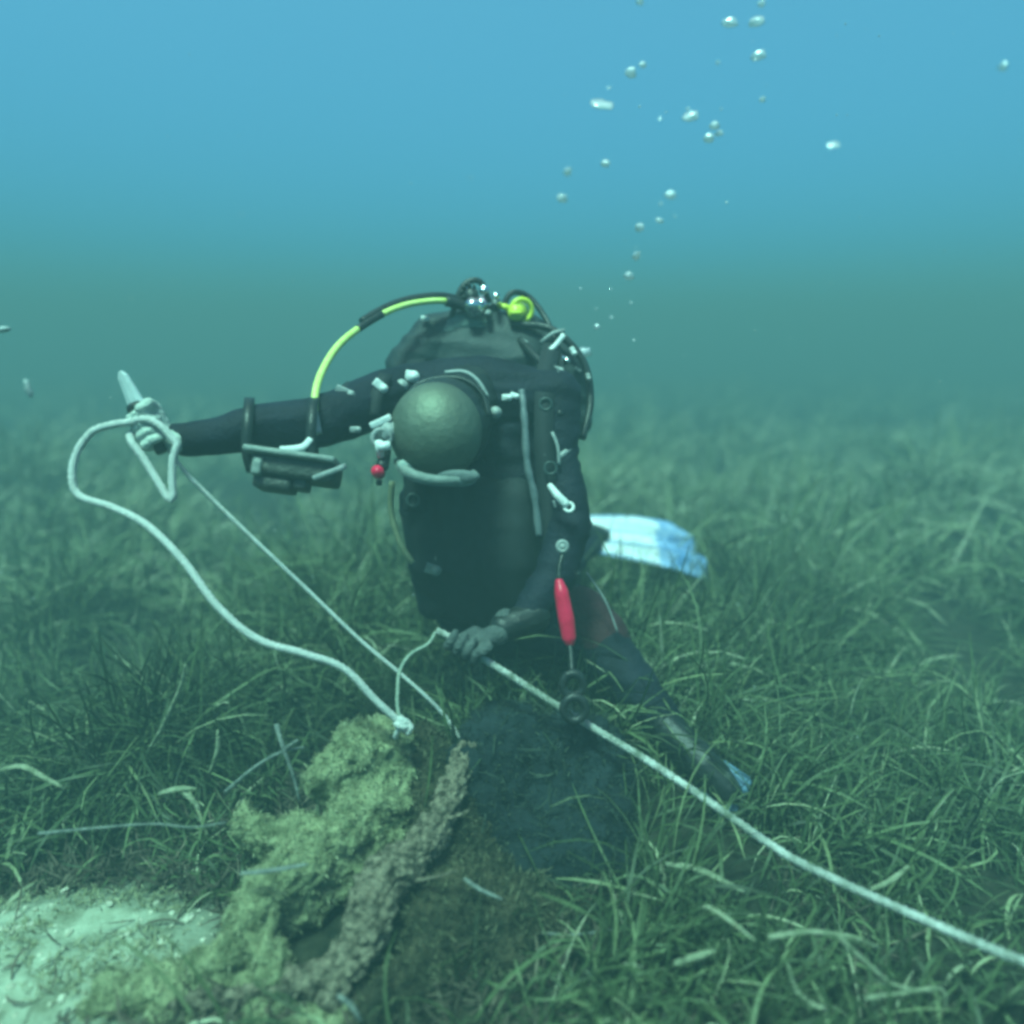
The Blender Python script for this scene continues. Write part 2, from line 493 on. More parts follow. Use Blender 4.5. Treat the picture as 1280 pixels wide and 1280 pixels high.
ROPE = mat('white_rope', (0.72, 0.74, 0.70), (0.93, 0.94, 0.90), 45, 0.85, 0.8, 350, spec=0.2)
OLDROPE = mat('worn_rope', (0.20, 0.24, 0.18), (0.92, 0.93, 0.88), 22, 0.9, 0.8, 300, spec=0.2)
BLADE = mat('pale_blade', (0.50, 0.56, 0.56), (0.66, 0.72, 0.72), 18, 0.35, 0.1, 90)
FINW = mat('white_fin', (0.80, 0.88, 0.92), (0.95, 0.97, 1.0), 12, 0.35, 0.15, 50)
FINB = mat('blue_fin', (0.16, 0.34, 0.70), (0.50, 0.66, 0.90), 12, 0.4, 0.15, 50)
# ------------------------------------------------------------------ rocks
def lumpy(a1, f1, a2, f2):
    def f(p, n):
        return a1 * noise.noise(p * f1) + a2 * (abs(noise.noise(p * f2)) * 2 - 0.5) + a2 * 0.5 * noise.noise(p * f2 * 2.3)
    return f

def fuzz(name, me, n, Lr, wr, material, parent, up=0.2, seed=3, sel=None):
    """short filaments standing on the skin of a mesh"""
    rg = np.random.default_rng(seed)
    co = np.empty(len(me.vertices) * 3); me.vertices.foreach_get('co', co); co = co.reshape(-1, 3)
    no = np.array([v.normal[:] for v in me.vertices])
    off = np.array(world_loc(parent)[:])
    ok = np.where(no[:, 2] > up)[0]
    if sel is not None: ok = ok[sel(co[ok] + off)]
    k = rg.choice(ok, n)
    c = co[k] + off - no[k] * 0.004 + rg.normal(0, .003, (n, 3)); nn = no[k] + rg.normal(0, .45, (n, 3)); nn /= np.linalg.norm(nn, axis=1)[:, None]
    az = np.arctan2(nn[:, 1], nn[:, 0]); t0 = np.arccos(np.clip(nn[:, 2], -1, 1))
    m2 = blades(c, az, t0, rg.normal(.5, .7, n), rg.uniform(*Lr, n), rg.uniform(*wr, n), rg.random(n), 3, rg.normal(0, 1, n))
    o = link(name, m2, material, parent); tag(o, kind='stuff')
    return o
ALGF = leaf_mat('algae_filaments', [(0.0, (0.11, 0.125, 0.06)), (0.5, (0.225, 0.245, 0.13)), (1.0, (0.40, 0.42, 0.27))], 0.9)
DARKF = leaf_mat('dark_filaments', [(0.0, (0.012, 0.02, 0.018)), (0.6, (0.03, 0.045, 0.035)), (1.0, (0.07, 0.09, 0.06))], 0.9)
BARKF = leaf_mat('brown_filaments', [(0.0, (0.05, 0.045, 0.03)), (0.6, (0.13, 0.11, 0.08)), (1.0, (0.30, 0.27, 0.2))], 0.9)

rk = thing('rock', 'yellow-green algae crusted rock ridge sloping down to the pale sand', 'rock', G(330, 1190, 0.0))
bm = bmesh.new()
chain(bm, [(P(492, 925, 1.70), .050), (P(450, 945, 1.66), .075), (P(420, 975, 1.63), .060)], 2)
chain(bm, [(P(490, 935, 1.70), .055), (P(478, 990, 1.64), .060), (P(430, 1040, 1.56), .062), (P(385, 1085, 1.50), .062), (P(335, 1125, 1.44), .060), (P(295, 1185, 1.39), .045), (P(255, 1215, 1.36), .035)], 2)
chain(bm, [(P(400, 1050, 1.56), .05), (P(340, 1050, 1.57), .045), (P(305, 1030, 1.60), .035)], 2)
chain(bm, [(P(500, 960, 1.74), .07), (P(470, 1050, 1.62), .08), (P(415, 1095, 1.53), .055), (P(360, 1140, 1.47), .05)], 2)
chain(bm, [(P(400, 1140, 1.58), .06), (P(330, 1200, 1.46), .05)], 2)
chain(bm, [(P(330, 1170, 1.40), .035), (P(345, 1215, 1.34), .03)], 2)
for px, py, d, r in ((250, 1235, 1.33, .03), (205, 1225, 1.34, .028), (290, 1245, 1.31, .03), (340, 1262, 1.29, .028), (150, 1250, 1.31, .026), (235, 1265, 1.29, .03), (400, 1268, 1.28, .03)):
    add_ball(bm, P(px, py, d + .03), (r * 2.3, r * 1.9, r * 1.1), 2)
me = fused(bm, .0075, 2, lumpy(.022, 12, .014, 30))
o = link('stone', me, ALGAE, rk)
fuzz('algae', me, 22000, (.004, .014), (.0008, .0022), ALGF, rk, -0.1, 4)

bm = bmesh.new()
chain(bm, [(P(535, 950, 1.76), .075), (P(560, 1015, 1.66), .085), (P(572, 1085, 1.57), .095), (P(552, 1150, 1.47), .08), (P(528, 1215, 1.37), .055), (P(470, 1262, 1.29), .035)], 2)
chain(bm, [(P(572, 1085, 1.58), .09), (P(640, 1135, 1.50), .075), (P(632, 1185, 1.41), .050)], 2)
chain(bm, [(P(640, 1135, 1.50), .06), (P(720, 1150, 1.50), .045)], 2)
me = fused(bm, .009, 2, lumpy(.030, 11, .014, 32))
o = link('stone', me, mat('brown_crust', (0.018, 0.021, 0.014), (0.085, 0.075, 0.045), 12, 0.95, 1.0, 60, spec=.1), rk); o['label'] = 'brown crusted right slope of the rock'
BROWNF = leaf_mat('brown_green_filaments', [(0.0, (0.02, 0.025, 0.014)), (0.6, (0.055, 0.058, 0.032)), (1.0, (0.20, 0.20, 0.12))], 0.9)
fuzz('algae', me, 9000, (.006, .030), (.0008, .003), BROWNF, rk, -0.4, 14)

br = thing('branch', 'brown encrusted branch arching over the hollow beside the algae crusted rock', 'branch', G(430, 1200, 0.05))
bm = bmesh.new()
chain(bm, [(P(566, 975, 1.60), .028), (P(556, 1015, 1.54), .031), (P(524, 1060, 1.48), .038), (P(484, 1096, 1.43), .044), (P(462, 1138, 1.39), .046), (P(450, 1180, 1.36), .042), (P(418, 1211, 1.335), .033), (P(366, 1228, 1.32), .024), (P(300, 1241, 1.31), .017), (P(210, 1257, 1.30), .010)], 2)
chain(bm, [(P(446, 1185, 1.355), .036), (P(432, 1222, 1.32), .026), (P(408, 1250, 1.30), .018)], 2)
chain(bm, [(P(566, 975, 1.60), .026), (P(588, 940, 1.68), .030)], 2)
me = fused(bm, .005, 2, lumpy(.013, 22, .009, 60))
o = link('bark', me, BARK, br)
fuzz('growth', me, 1200, (.003, .010), (.0008, .002), BARKF, br, -0.5, 6)
def twig(name, pts, r0, r1, material, parent=None, **kw):
    bm = bmesh.new(); pa = spline(pts, .01)
    sweep(bm, pa, lambda t: (r0 + (r1 - r0) * t) * (1 + .25 * math.sin(t * 37)), 7, flat=.8)
    return link(name, mesh_of(bm), material, parent)
twig('twig', [P(515, 1102, 1.43), P(545, 1096, 1.40), P(572, 1088, 1.40)], .005, .002, BARK, br)
twig('twig', [P(545, 1024, 1.52), P(565, 1022, 1.50), P(588, 1012, 1.50)], .006, .002, BARK, br)
twig('twig', [P(462, 1180, 1.36), P(485, 1155, 1.33), P(497, 1135, 1.33)], .005, .002, BARK, br)

bo = thing('boulder', 'dark rounded boulder below the swimming person, right of the brown branch', 'boulder', G(690, 1180, 0.0))
bm = bmesh.new()
add_ball(bm, P(640, 980, 1.78), (.15, .14, .19), 3)
add_ball(bm, P(708, 985, 1.78), (.155, .15, .19), 3)
add_ball(bm, P(738, 1055, 1.66), (.11, .11, .14), 3)
add_ball(bm, P(660, 1075, 1.64), (.14, .11, .14), 3)
add_ball(bm, P(595, 1030, 1.70), (.10, .11, .17), 3)
me = fused(bm, .014, 5, lumpy(.055, 6, .022, 17))
o = link('stone', me, DARKROCK, bo)
fuzz('algae', me, 7000, (.006, .024), (.0008, .003), DARKF, bo, -0.3, 9)
fuzz('leaves', me, 150, (.03, .10), (.002, .005), DARKF, bo, 0.1, 19)

# ------------------------------------------------------------------ person
HIP = P(650, 770, 2.2)
pr = thing('person', 'person in a dark drysuit swimming over the seagrass, head bowed, gripping ropes in both hands', 'person', G(700, 960, 0.1))
SH_R, EL_R, WR_R = P(512, 492, 1.93), P(405, 528, 1.72), P(232, 549, 1.63)
SH_L, EL_L, WR_L = P(692, 498, 1.95), P(712, 655, 1.88), P(655, 776, 1.78)
bm = bmesh.new()
for dx in (-44, -4, 34):
    chain(bm, [(P(604 + dx, 545, 2.02), .115), (P(602 + dx, 640, 2.02), .122), (P(612 + dx * .8, 730, 2.08), .118), (P(640 + dx * .8, 775, 2.16), .112)], 3, .4)
chain(bm, [(SH_R, .080), (P(600, 495, 1.98), .105), (SH_L, .076)], 3)
chain(bm, [(P(592, 500, 1.97), .075), (P(556, 530, 1.80), .070)], 3)                 # neck
add_ball(bm, P(556, 536, 1.76), (.088, .105, .095), 3)                                # head
chain(bm, [(SH_R, .078), (P(460, 505, 1.82), .066), (EL_R, .060), (P(330, 534, 1.68), .054), (P(275, 544, 1.65), .042), (WR_R, .034), (P(214, 545, 1.625), .028)], 3)
chain(bm, [(SH_L, .074), (P(698, 575, 1.92), .054), (EL_L, .057), (P(695, 715, 1.84), .052), (WR_L, .036), (P(628, 786, 1.75), .030)], 3)
chain(bm, [(P(665, 775, 2.17), .115), (P(715, 790, 2.14), .105), (P(755, 815, 2.07), .080), (P(800, 866, 1.98), .062), (P(842, 920, 1.92), .048), (P(866, 950, 1.89), .040), (P(888, 968, 1.88), .036)], 3)
chain(bm, [(P(650, 765, 2.2), .115), (P(690, 750, 2.45), .085), (P(705, 720, 2.66), .060), (P(722, 692, 2.82), .046), (P(742, 680, 2.92), .040)], 3)
o = link('body', fused(bm, .0085, 6, wrinkle(.006, 13)), SUIT, pr)

bm = bmesh.new()                                                                       # padded thigh
chain(bm, [(P(722, 775, 2.135), .100), (P(745, 800, 2.10), .096), (P(762, 826, 2.09), .078)], 3)
o = link('thigh_pad', fused(bm, .008, 5, wrinkle(.004, 16)), SUIT2, pr); o['label'] = 'dark reddish padded thigh panel'
bm = bmesh.new(); sweep(bm, spline([P(733, 715, 1.99), P(757, 752, 1.98), P(772, 790, 1.985)], .01), .003, 6)
link('seam', mesh_of(bm), GREY, pr)

# head gear
bm = bmesh.new()
add_ball(bm, P(556, 532, 1.79), (.112, .120, .118), 3)
chain(bm, [(P(570, 515, 1.86), .098), (P(585, 500, 1.93), .092)], 3)
link('hood', fused(bm, .008, 6, wrinkle(.004, 15)), RUBBER, pr)
fm = thing('face_mask', None, None, (0, 0, 0)); fm.parent = pr; del_loc = world_loc(pr); fm.location = P(548, 545, 1.7) - del_loc
VISOR = mat('visor', (0.125, 0.145, 0.11), (0.16, 0.18, 0.14), 14, 0.60, 0.15, 70, metal=0.70, spec=0.5)
bm = bmesh.new()
bmesh.ops.create_uvsphere(bm, u_segments=40, v_segments=24, radius=1, matrix=Matrix.Translation(P(545, 539, 1.715)) @ (RT.to_track_quat('X', 'Z').to_matrix().to_4x4()) @ Matrix.Rotation(-PITCH, 4, 'X') @ Matrix.Diagonal((.108, .098, .114, 1)))
link('visor', mesh_of(bm), VISOR, fm)
bm = bmesh.new()
pa = spline([P(497, 572, 1.70), P(506, 588, 1.665), P(530, 598, 1.645), P(560, 601, 1.645), P(585, 600, 1.67), P(596, 590, 1.70)], .008)
strap(bm, pa, .026, .006, -FW - UP * .1)
bmesh.ops.bevel(bm, geom=bm.edges[:], offset=.003, segments=2, affect='EDGES')
link('chin_frame', mesh_of(bm), mat('mask_skirt', (.13, .16, .15), (.26, .29, .27), 10, .6, .2, 90), fm)
bm = bmesh.new(); add_ball(bm, P(509, 583, 1.678), (.024, .010, .018), 3); link('mask_corner', mesh_of(bm), mat('pale_skirt', (.26, .33, .30), (.42, .48, .45), 12, .55, .15, 90), fm)
bm = bmesh.new(); add_ball(bm, P(572, 596, 1.662), (.050, .010, .017), 3); link('chin_pad', mesh_of(bm), mat('chin_pad', (.09, .115, .115), (.16, .18, .18), 12, .6, .2, 90), fm)
bm = bmesh.new()
pa = spline([P(505, 505, 1.75), P(520, 482, 1.76), P(548, 472, 1.765), P(580, 474, 1.765), P(603, 492, 1.76), P(612, 520, 1.75)], .008)
strap(bm, pa, .016, .008, lambda p: (p - P(547, 541, 1.82)))
link('strap', mesh_of(bm), RUBBER, fm)
bm = bmesh.new()
pa = spline([P(556, 466, 1.775), P(580, 465, 1.78), P(597, 476, 1.78), P(610, 497, 1.78)], .008)
sweep(bm, pa, .0055, 8)
link('strap_edge', mesh_of(bm), GREY, fm)
# breathing valve and clips beside the mask
sv = bmesh.new()
add_cyl(sv, P(478, 545, 1.72), P(490, 538, 1.66), .026, .022, 20, .004)
add_torus(sv, P(477, 548, 1.66), P(477, 548, 1.6) - P(480, 545, 1.7), .020, .006)
o = link('side_valve', mesh_of(sv), GREY, fm)
b_ = bmesh.new(); add_box(b_, P(476, 527, 1.67), (.052, .02, .016), Matrix.Rotation(R(-24), 3, 'Y'), .004); link('clip', mesh_of(b_), PALE, fm)
b_ = bmesh.new(); add_cyl(b_, P(472, 560, 1.64), P(488, 556, 1.64), .012, .010, 14, .002); add_cyl(b_, P(476, 572, 1.655), P(473, 550, 1.645), .009, .009, 12, .002); link('clip', mesh_of(b_), PALE, fm)
b_ = bmesh.new(); chain(b_, [(P(482, 565, 1.68), .014), (P(478, 582, 1.66), .016)], 2); link('elbow', fused(b_, .004, 3), RUBBER, fm)
b_ = bmesh.new(); add_cyl(b_, P(474, 592, 1.67), P(471, 588, 1.635), .015, .013, 18, .003); o = link('purge_button', mesh_of(b_), RED, fm); o['label'] = 'small red round button'
b_ = bmesh.new(); add_cyl(b_, P(474, 600, 1.66), P(474, 607, 1.66), .008, .006, 12, .001); link('cap', mesh_of(b_), RUBBER, fm)

# gloves -------------------------------------------------------------
def fist(A, B, wrist, rg, material, rf=.0098, label=None):
    """closed hand round the bar A-B (index finger at A); thumb over the front"""
    A = Vector(A); B = Vector(B); a = (B - A).normalized(); mid = (A + B) / 2
    wd = Vector(wrist) - mid; wv = (wd - a * wd.dot(a)).normalized()
    nv = a.cross(wv)
    if nv.dot(C0 - mid) < 0: nv = -nv
    bm = bmesh.new(); span = (B - A).length
    def ang(c, deg, r): return c + wv * (math.cos(R(deg)) * r) + nv * (math.sin(R(deg)) * r)
    lens = (150, 165, 158, 135)
    for i in range(4):
        c = A + a * (span * (0.13 + 0.245 * i)); q = rg + rf * .9
        seq = [(205, q * 1.12), (185, q * 1.12), (150, q * 1.05), (110, q), (215 - lens[i], q * .98)]
        pts = [(ang(c, d_, r_), rf * (1.08 - .06 * k_)) for k_, (d_, r_) in enumerate(seq)]
        chain(bm, pts, 2, .35)
        chain(bm, [(pts[0][0], rf * 1.15), (ang(mid, -60, rg + .016) * .55 + Vector(wrist) * .45 + a * (i - 1.5) * .012, rf * 1.5)], 2, .35)
    chain(bm, [(ang(mid, -85, rg + .012), .020), (Vector(wrist) - wv * .02, .027), (Vector(wrist) + wv * .02, .030)], 2)
    th = A + a * (span * .05)
    chain(bm, [(Vector(wrist) * .55 + th * .45 - nv * .006, .015), (ang(th, 30, rg + .016), .0125), (ang(th - a * .006, 75, rg + .018), .0115), (ang(th, 118, rg + .017), .0095)], 2, .35)
    o = link('glove', fused(bm, .0032, 3, wrinkle(.0012, 60)), material, pr)
    if label: o['label'] = label
    return o
KA, KB = P(171, 507, 1.585), P(203, 566, 1.585)
fist(P(176, 513, 1.585), P(200, 558, 1.585), WR_R, .013, PGLOVE, .0105, 'pale glove closed round knife handle and rope')
LA, LB = P(612, 822, 1.70), P(560, 795, 1.70)
fist(P(604, 817, 1.70), P(560, 793, 1.70), P(628, 784, 1.75), .011, GLOVE, .0105, 'grey glove closed round the taut rope')
b_ = bmesh.new(); chain(b_, [(P(668, 770, 1.79), .042), (P(645, 779, 1.768), .039), (P(628, 785, 1.752), .035)], 2); link('cuff', fused(b_, .005, 4, wrinkle(.0018, 30)), RUBBER, pr)

# fins ---------------------------------------------------------------
def fin(root, tip, side, w0, w1, blade_mat, rib_mat, label):
    root = Vector(root); tip = Vector(tip); d = (tip - root); L = d.length; d.normalize()
    s = Vector(side); s = (s - d * s.dot(d)).normalized(); nn = d.cross(s)
    f = thing('fin', None, None, (0, 0, 0)); f.parent = pr; f.location = root - world_loc(pr); f['label'] = label
    n, m_ = 18, 12
    bm = bmesh.new(); top = []; bot = []
    for i in range(n + 1):
        t = i / n; w_ = (w0 + (w1 - w0) * t ** .8) * (1 if t < .93 else 1 - (t - .93) * 1.6)
        ra, rb = [], []
        for j in range(m_ + 1):
            u = j / m_ * 2 - 1
            ext = L * t + (-.05 * abs(u) ** 1.5 + .03 - .12 * u) * t * L * (1 if t > .6 else t / .6)
            bend = .05 * L * math.sin(t * 2.6) + .03 * math.cos(u * 7 + t * 3) * t * .7
            p = root + d * ext + s * (u * w_ / 2) + nn * bend
            th = .006 * (1 - .6 * t)
            ra.append(bm.verts.new(p + nn * th)); rb.append(bm.verts.new(p - nn * th))
        top.append(ra); bot.append(rb)
    for i in range(n):
        for j in range(m_):
            bm.faces.new((top[i][j], top[i + 1][j], top[i + 1][j + 1], top[i][j + 1])); bm.faces.new((bot[i][j], bot[i][j + 1], bot[i + 1][j + 1], bot[i + 1][j]))
    for i in range(n):
        for j in (0, m_):
            bm.faces.new((top[i][j], bot[i][j], bot[i + 1][j], top[i + 1][j]))
    for i in (0, n):
        for j in range(m_):
            bm.faces.new((top[i][j], top[i][j + 1], bot[i][j + 1], bot[i][j]))
    o = link('blade', mesh_of(bm), blade_mat, f)
    o.data.materials.append(FINB if blade_mat is FINW else blade_mat)
    for pl in o.data.polygons:                       # moulded in two colours: blue tip
        c_ = pl.center
        if c_.dot(d) + .06 * noise.noise(c_ * 20) > L * .56: pl.material_index = 1
    for u in (-.93, -.28, .28, .93):
        bm = bmesh.new(); pa = []
        for i in range(n + 1):
            t = i / n * .94; w_ = w0 + (w1 - w0) * t ** .8
            ext = L * t + (-.05 * abs(u) ** 1.5 + .03 - .12 * u) * t * L * (1 if t > .6 else t / .6)
            pa.append(root + d * ext + s * (u * w_ / 2) + nn * (.05 * L * math.sin(t * 2.6) + .03 * math.cos(u * 7 + t * 3) * t * .7 + .003))
        sweep(bm, pa, lambda t: .0065 * (1 - .7 * t), 8)
        link('rib', mesh_of(bm), rib_mat, f)
    bm = bmesh.new(); chain(bm, [(root - d * .16 - nn * .01, .048), (root - d * .03, .052), (root + d * .05, .040)], 2)
    link('foot_pocket', fused(bm, .006, 3), RUBBER, f)
FIND = mat('dull_blue_fin', (0.06, 0.14, 0.24), (0.14, 0.24, 0.36), 14, 0.6, 0.2, 60)
fin(P(738, 668, 2.95), P(868, 690, 3.12), UP * .75 + FW * .55 + RT * .15, .17, .27, FINW, FINB, 'raised white and blue fin')
fin(P(890, 968, 1.84), P(926, 1004, 1.80), RT * .6 + UP * .5, .09, .13, FIND, FIND, 'low blue fin dipping into the seagrass')

# vest ---------------------------------------------------------------
bv = thing('buoyancy_vest', None, None, (0, 0, 0)); bv.parent = pr; bv.location = P(600, 600, 2.0) - world_loc(pr)
bm = bmesh.new()
chain(bm, [(P(510, 520, 2.04), .055), (P(512, 462, 2.08), .070), (P(548, 428, 2.12), .082), (P(600, 420, 2.14), .082), (P(660, 428, 2.14), .080), (P(700, 455, 2.12), .066), (P(716, 492, 2.10), .050), (P(724, 528, 2.10), .036)], 3)
chain(bm, [(P(580, 450, 2.12), .10), (P(650, 460, 2.12), .10), (P(620, 520, 2.12), .10)], 3)
link('wing', fused(bm, .0085, 5, wrinkle(.006, 11)), WING, bv)
bm = bmesh.new()
chain(bm, [(P(545, 425, 2.075), .030), (P(575, 405, 2.075), .034), (P(600, 405, 2.08), .026)], 3)
link('collar_flap', fused(bm, .006, 4, wrinkle(.003, 30)), mat('flap', (.10, .14, .13), (.16, .21, .19), 20, .7, .4, 90), bv)
bm = bmesh.new()                                                                       # front panels and pockets
for dx, r in ((-72, .062), (-36, .072), (3, .076), (42, .072)):
    chain(bm, [(P(600 + dx, 628, 1.930), r), (P(604 + dx * .9, 700, 1.935), r), (P(610 + dx * .72, 752 - abs(dx) * .1, 1.98), r * .9)], 3)
chain(bm, [(P(612, 750, 1.97), .060), (P(613, 776, 1.97), .034), (P(613, 793, 1.97), .012)], 2)
chain(bm, [(P(528, 690, 1.95), .045), (P(542, 755, 1.97), .042)], 2)
link('front_panel', fused(bm, .008, 5, wrinkle(.005, 7)), WEB, bv)
def sp(name, pts, wid, th, material, nrm=-FW, parent=bv):
    bm = bmesh.new(); strap(bm, spline(pts, .012), wid, th, nrm); return link(name, mesh_of(bm), material, parent)
sp('shoulder_strap', [P(690, 430, 2.03), P(682, 470, 1.90), P(680, 540, 1.86), P(684, 620, 1.855), P(690, 690, 1.85)], .05, .006, WEB)
sp('shoulder_strap', [P(520, 450, 2.00), P(518, 500, 1.87), P(520, 560, 1.85), P(517, 640, 1.86)], .05, .006, WEB)
sp('trim', [P(676, 428, 2.03), P(692, 416, 2.02), P(706, 413, 2.02)], .010, .004, GREY)
sp('trim', [P(705, 418, 2.01), P(694, 432, 2.005), P(675, 448, 1.995)], .013, .004, PALE)
sp('trim', [P(634, 468, 1.93), P(655, 471, 1.93), P(672, 478, 1.93)], .012, .004, GREY)
b_ = bmesh.new(); sweep(b_, spline([P(652, 488, 1.86), P(656, 530, 1.84), P(659, 580, 1.835), P(668, 620, 1.84), P(674, 670, 1.845)], .006), .0095, 10, prof=lambda a, s_: 1 + .10 * math.sin(s_ * 900)); link('inflator_hose', mesh_of(b_), mat('grey_hose', (.09, .11, .12), (.14, .16, .17), 40, .5, .1, 100), bv)
b_ = bmesh.new(); sweep(b_, spline([P(490, 602, 1.80), P(489, 640, 1.82), P(500, 678, 1.83), P(516, 704, 1.84)], .01), .0075, 10); link('side_hose', mesh_of(b_), mat('tan_hose', (.20, .21, .12), (.30, .30, .18), 40, .5, .1, 100), bv)
def buckle(px, py, d, w_, h_, rot, material, name='buckle'):
    b_ = bmesh.new(); M_ = Matrix.Rotation(R(rot), 3, 'Y')
    add_box(b_, P(px, py, d), (w_, .012, h_), M_, .003)
    add_cyl(b_, P(px, py, d - .012) + M_ @ Vector((w_ * .45, 0, 0)), P(px, py, d + .006) + M_ @ Vector((w_ * .45, 0, 0)), h_ * .55, h_ * .5, 12, .001)
    return link(name, mesh_of(b_), material, bv)
buckle(430, 489, 1.73, .040, .018, 24, GREY, 'clip'); buckle(474, 481, 1.76, .030, .020, 40, PALE, 'clip')
buckle(512, 470, 1.84, .022, .028, 10, PALE, 'clip'); buckle(500, 482, 1.83, .010, .030, 0, GREY, 'clip'); buckle(443, 537, 1.68, .020, .014, 0, GREY, 'clip')
buckle(632, 497, 1.84, .020, .016, 0, PALE, 'clip'); buckle(642, 494, 1.84, .018, .013, 20, PALE, 'clip'); buckle(617, 516, 1.83, .012, .028, -12, GREY, 'clip')
buckle(704, 449, 2.02, .024, .018, 25, CHROME, 'dump_valve'); buckle(655, 427, 2.03, .014, .012, 30, GREY, 'clip')
buckle(539, 711, 1.86, .030, .026, 20, mat('dull_grey', (.10, .13, .12), (.17, .2, .18), 30, .6, .2, 90), 'clip')
buckle(530, 398, 2.04, .018, .014, 0, PALE, 'clip'); buckle(722, 462, 2.05, .018, .010, 30, GREY, 'clip')
sp('arm_strap', [P(722, 540, 1.96), P(712, 560, 1.88), P(698, 572, 1.86)], .014, .004, GREY)
sp('arm_strap', [P(690, 540, 1.845), P(697, 558, 1.84), P(699, 582, 1.845)], .008, .004, GREY)

sp('arm_strap', [P(424, 505, 1.72), P(432, 488, 1.735), P(441, 480, 1.78)], .03, .005, WEB); sp('arm_strap', [P(466, 520, 1.745), P(472, 490, 1.755), P(482, 468, 1.80)], .03, .005, WEB)
for px, py, d in ((688, 585, 1.838), (682, 505, 1.865), (519, 545, 1.845), (516, 625, 1.85)):
    b_ = bmesh.new(); add_torus(b_, P(px, py, d), -FW, .015, .0028, 20, 6); link('d_ring', mesh_of(b_), STEEL, bv)
for pts in ([P(650, 425, 2.04), P(668, 445, 1.98), P(690, 470, 1.93), P(700, 520, 1.875)], [P(640, 405, 2.06), P(690, 412, 2.03), P(728, 450, 2.03), P(738, 500, 2.02), P(728, 548, 1.98)]):
    b_ = bmesh.new(); sweep(b_, spline(pts, .008), .0105, 10); link('gas_hose', mesh_of(b_), RUBBER, bv)
buckle(716, 438, 2.01, .02, .014, 60, PALE, 'clip'); buckle(697, 462, 1.93, .022, .016, 15, GREY, 'clip'); buckle(735, 470, 2.0, .016, .012, 70, GREY, 'clip')

# ------------------------------------------------------------------ air cylinder set
tk = thing('scuba_tank', 'scuba tank on the back of the person, chrome valve above a yellow and black hose', 'scuba tank', P(655, 640, 2.45))
b_ = bmesh.new(); T0, T1 = P(606, 425, 2.20), P(655, 640, 2.48)
chain(b_, [(T0, .070), (T0.lerp(T1, .12), .092), (T1, .092)], 3, .4); link('cylinder', fused(b_, .008, 4), STEEL, tk)
b_ = bmesh.new(); add_cyl(b_, P(606, 430, 2.19), P(602, 385, 2.13), .020, .018, 18, .002); add_cyl(b_, P(602, 392, 2.12), P(602, 372, 2.12), .024, .022, 18, .003); link('valve', mesh_of(b_), CHROME, tk)
b_ = bmesh.new(); add_cyl(b_, P(585, 366, 2.10), P(590, 372, 2.02), .020, .020, 16, .004)
for k in range(8):
    a_ = k * math.pi / 4; c_ = P(587, 368, 2.06) + RT * .02 * math.cos(a_) + UP * .02 * math.sin(a_); add_cyl(b_, c_ - FW * .03, c_ + FW * .03, .005, .005, 8)
link('valve_knob', mesh_of(b_), RUBBER, tk)
b_ = bmesh.new(); add_cyl(b_, P(596, 388, 2.07), P(589, 380, 1.99), .022, .018, 20, .003); add_cyl(b_, P(593, 385, 2.03), P(593, 385, 2.022), .026, .026, 20, .002); link('first_stage', mesh_of(b_), CHROME, tk)
for px, py in ((606, 362), (621, 369), (611, 391)):
    b_ = bmesh.new(); add_cyl(b_, P(px, py, 2.06), P(px - 2, py + 1, 2.02), .0145 if px == 606 else .010, .012 if px == 606 else .008, 12, .003); link('port_plug', mesh_of(b_), CHROME if px != 611 else GREY, tk)
hose = [P(592, 388, 2.05), P(575, 381, 2.03), P(548, 376, 2.0), P(505, 382, 1.95), P(465, 400, 1.88), P(425, 430, 1.80), P(401, 468, 1.72), P(393, 505, 1.67), P(398, 542, 1.645)]
hp = spline(hose, .006); ln = len(hp)
def seg(name, a, b, r, material):
    b_ = bmesh.new(); sweep(b_, hp[int(a * ln):max(int(b * ln), int(a * ln) + 3)], r, 12); return link(name, mesh_of(b_), material, tk)
seg('hose_sleeve', 0, .13, .0145, RUBBER); seg('hose', .12, .40, .0085, YHOSE); seg('hose_clip', .39, .52, .0095, RUBBER); seg('hose', .51, .93, .0090, YHOSE); seg('hose_fitting', .92, 1, .0085, GREY)
b_ = bmesh.new(); sweep(b_, [p + UP * .017 + FW * .014 for p in hp[int(.02 * ln):int(.50 * ln)]], .011, 10); link('hose', mesh_of(b_), RUBBER, tk)['label'] = 'black hose behind the yellow one'

b_ = bmesh.new(); add_cyl(b_, P(583, 392, 2.12), P(642, 398, 2.12), .021, .019, 18, .004); add_cyl(b_, P(618, 392, 2.12), P(620, 374, 2.10), .018, .015, 16, .003); link('manifold', mesh_of(b_), STEEL, tk)
for pts in ([P(612, 378, 2.08), P(600, 352, 2.06), P(580, 356, 2.05), P(568, 384, 2.05), P(560, 420, 2.07)], [P(628, 384, 2.08), P(640, 366, 2.08), P(662, 372, 2.10), P(684, 402, 2.08), P(698, 440, 2.03), P(702, 480, 1.92)]):
    b_ = bmesh.new(); sweep(b_, spline(pts, .008), .0085, 10); link('hose', mesh_of(b_), RUBBER, tk)
sr = thing('spare_regulator', 'bright yellow round spare regulator sticking up beside the tank valve', 'regulator', P(650, 408, 2.12))
ax = (P(652, 390, 1.9) - P(648, 390, 2.1)).normalized() + RT * .25
b_ = bmesh.new(); add_torus(b_, P(652, 388, 2.06), ax, .030, .0075, 32, 10); link('ring', mesh_of(b_), YELLOW, sr)
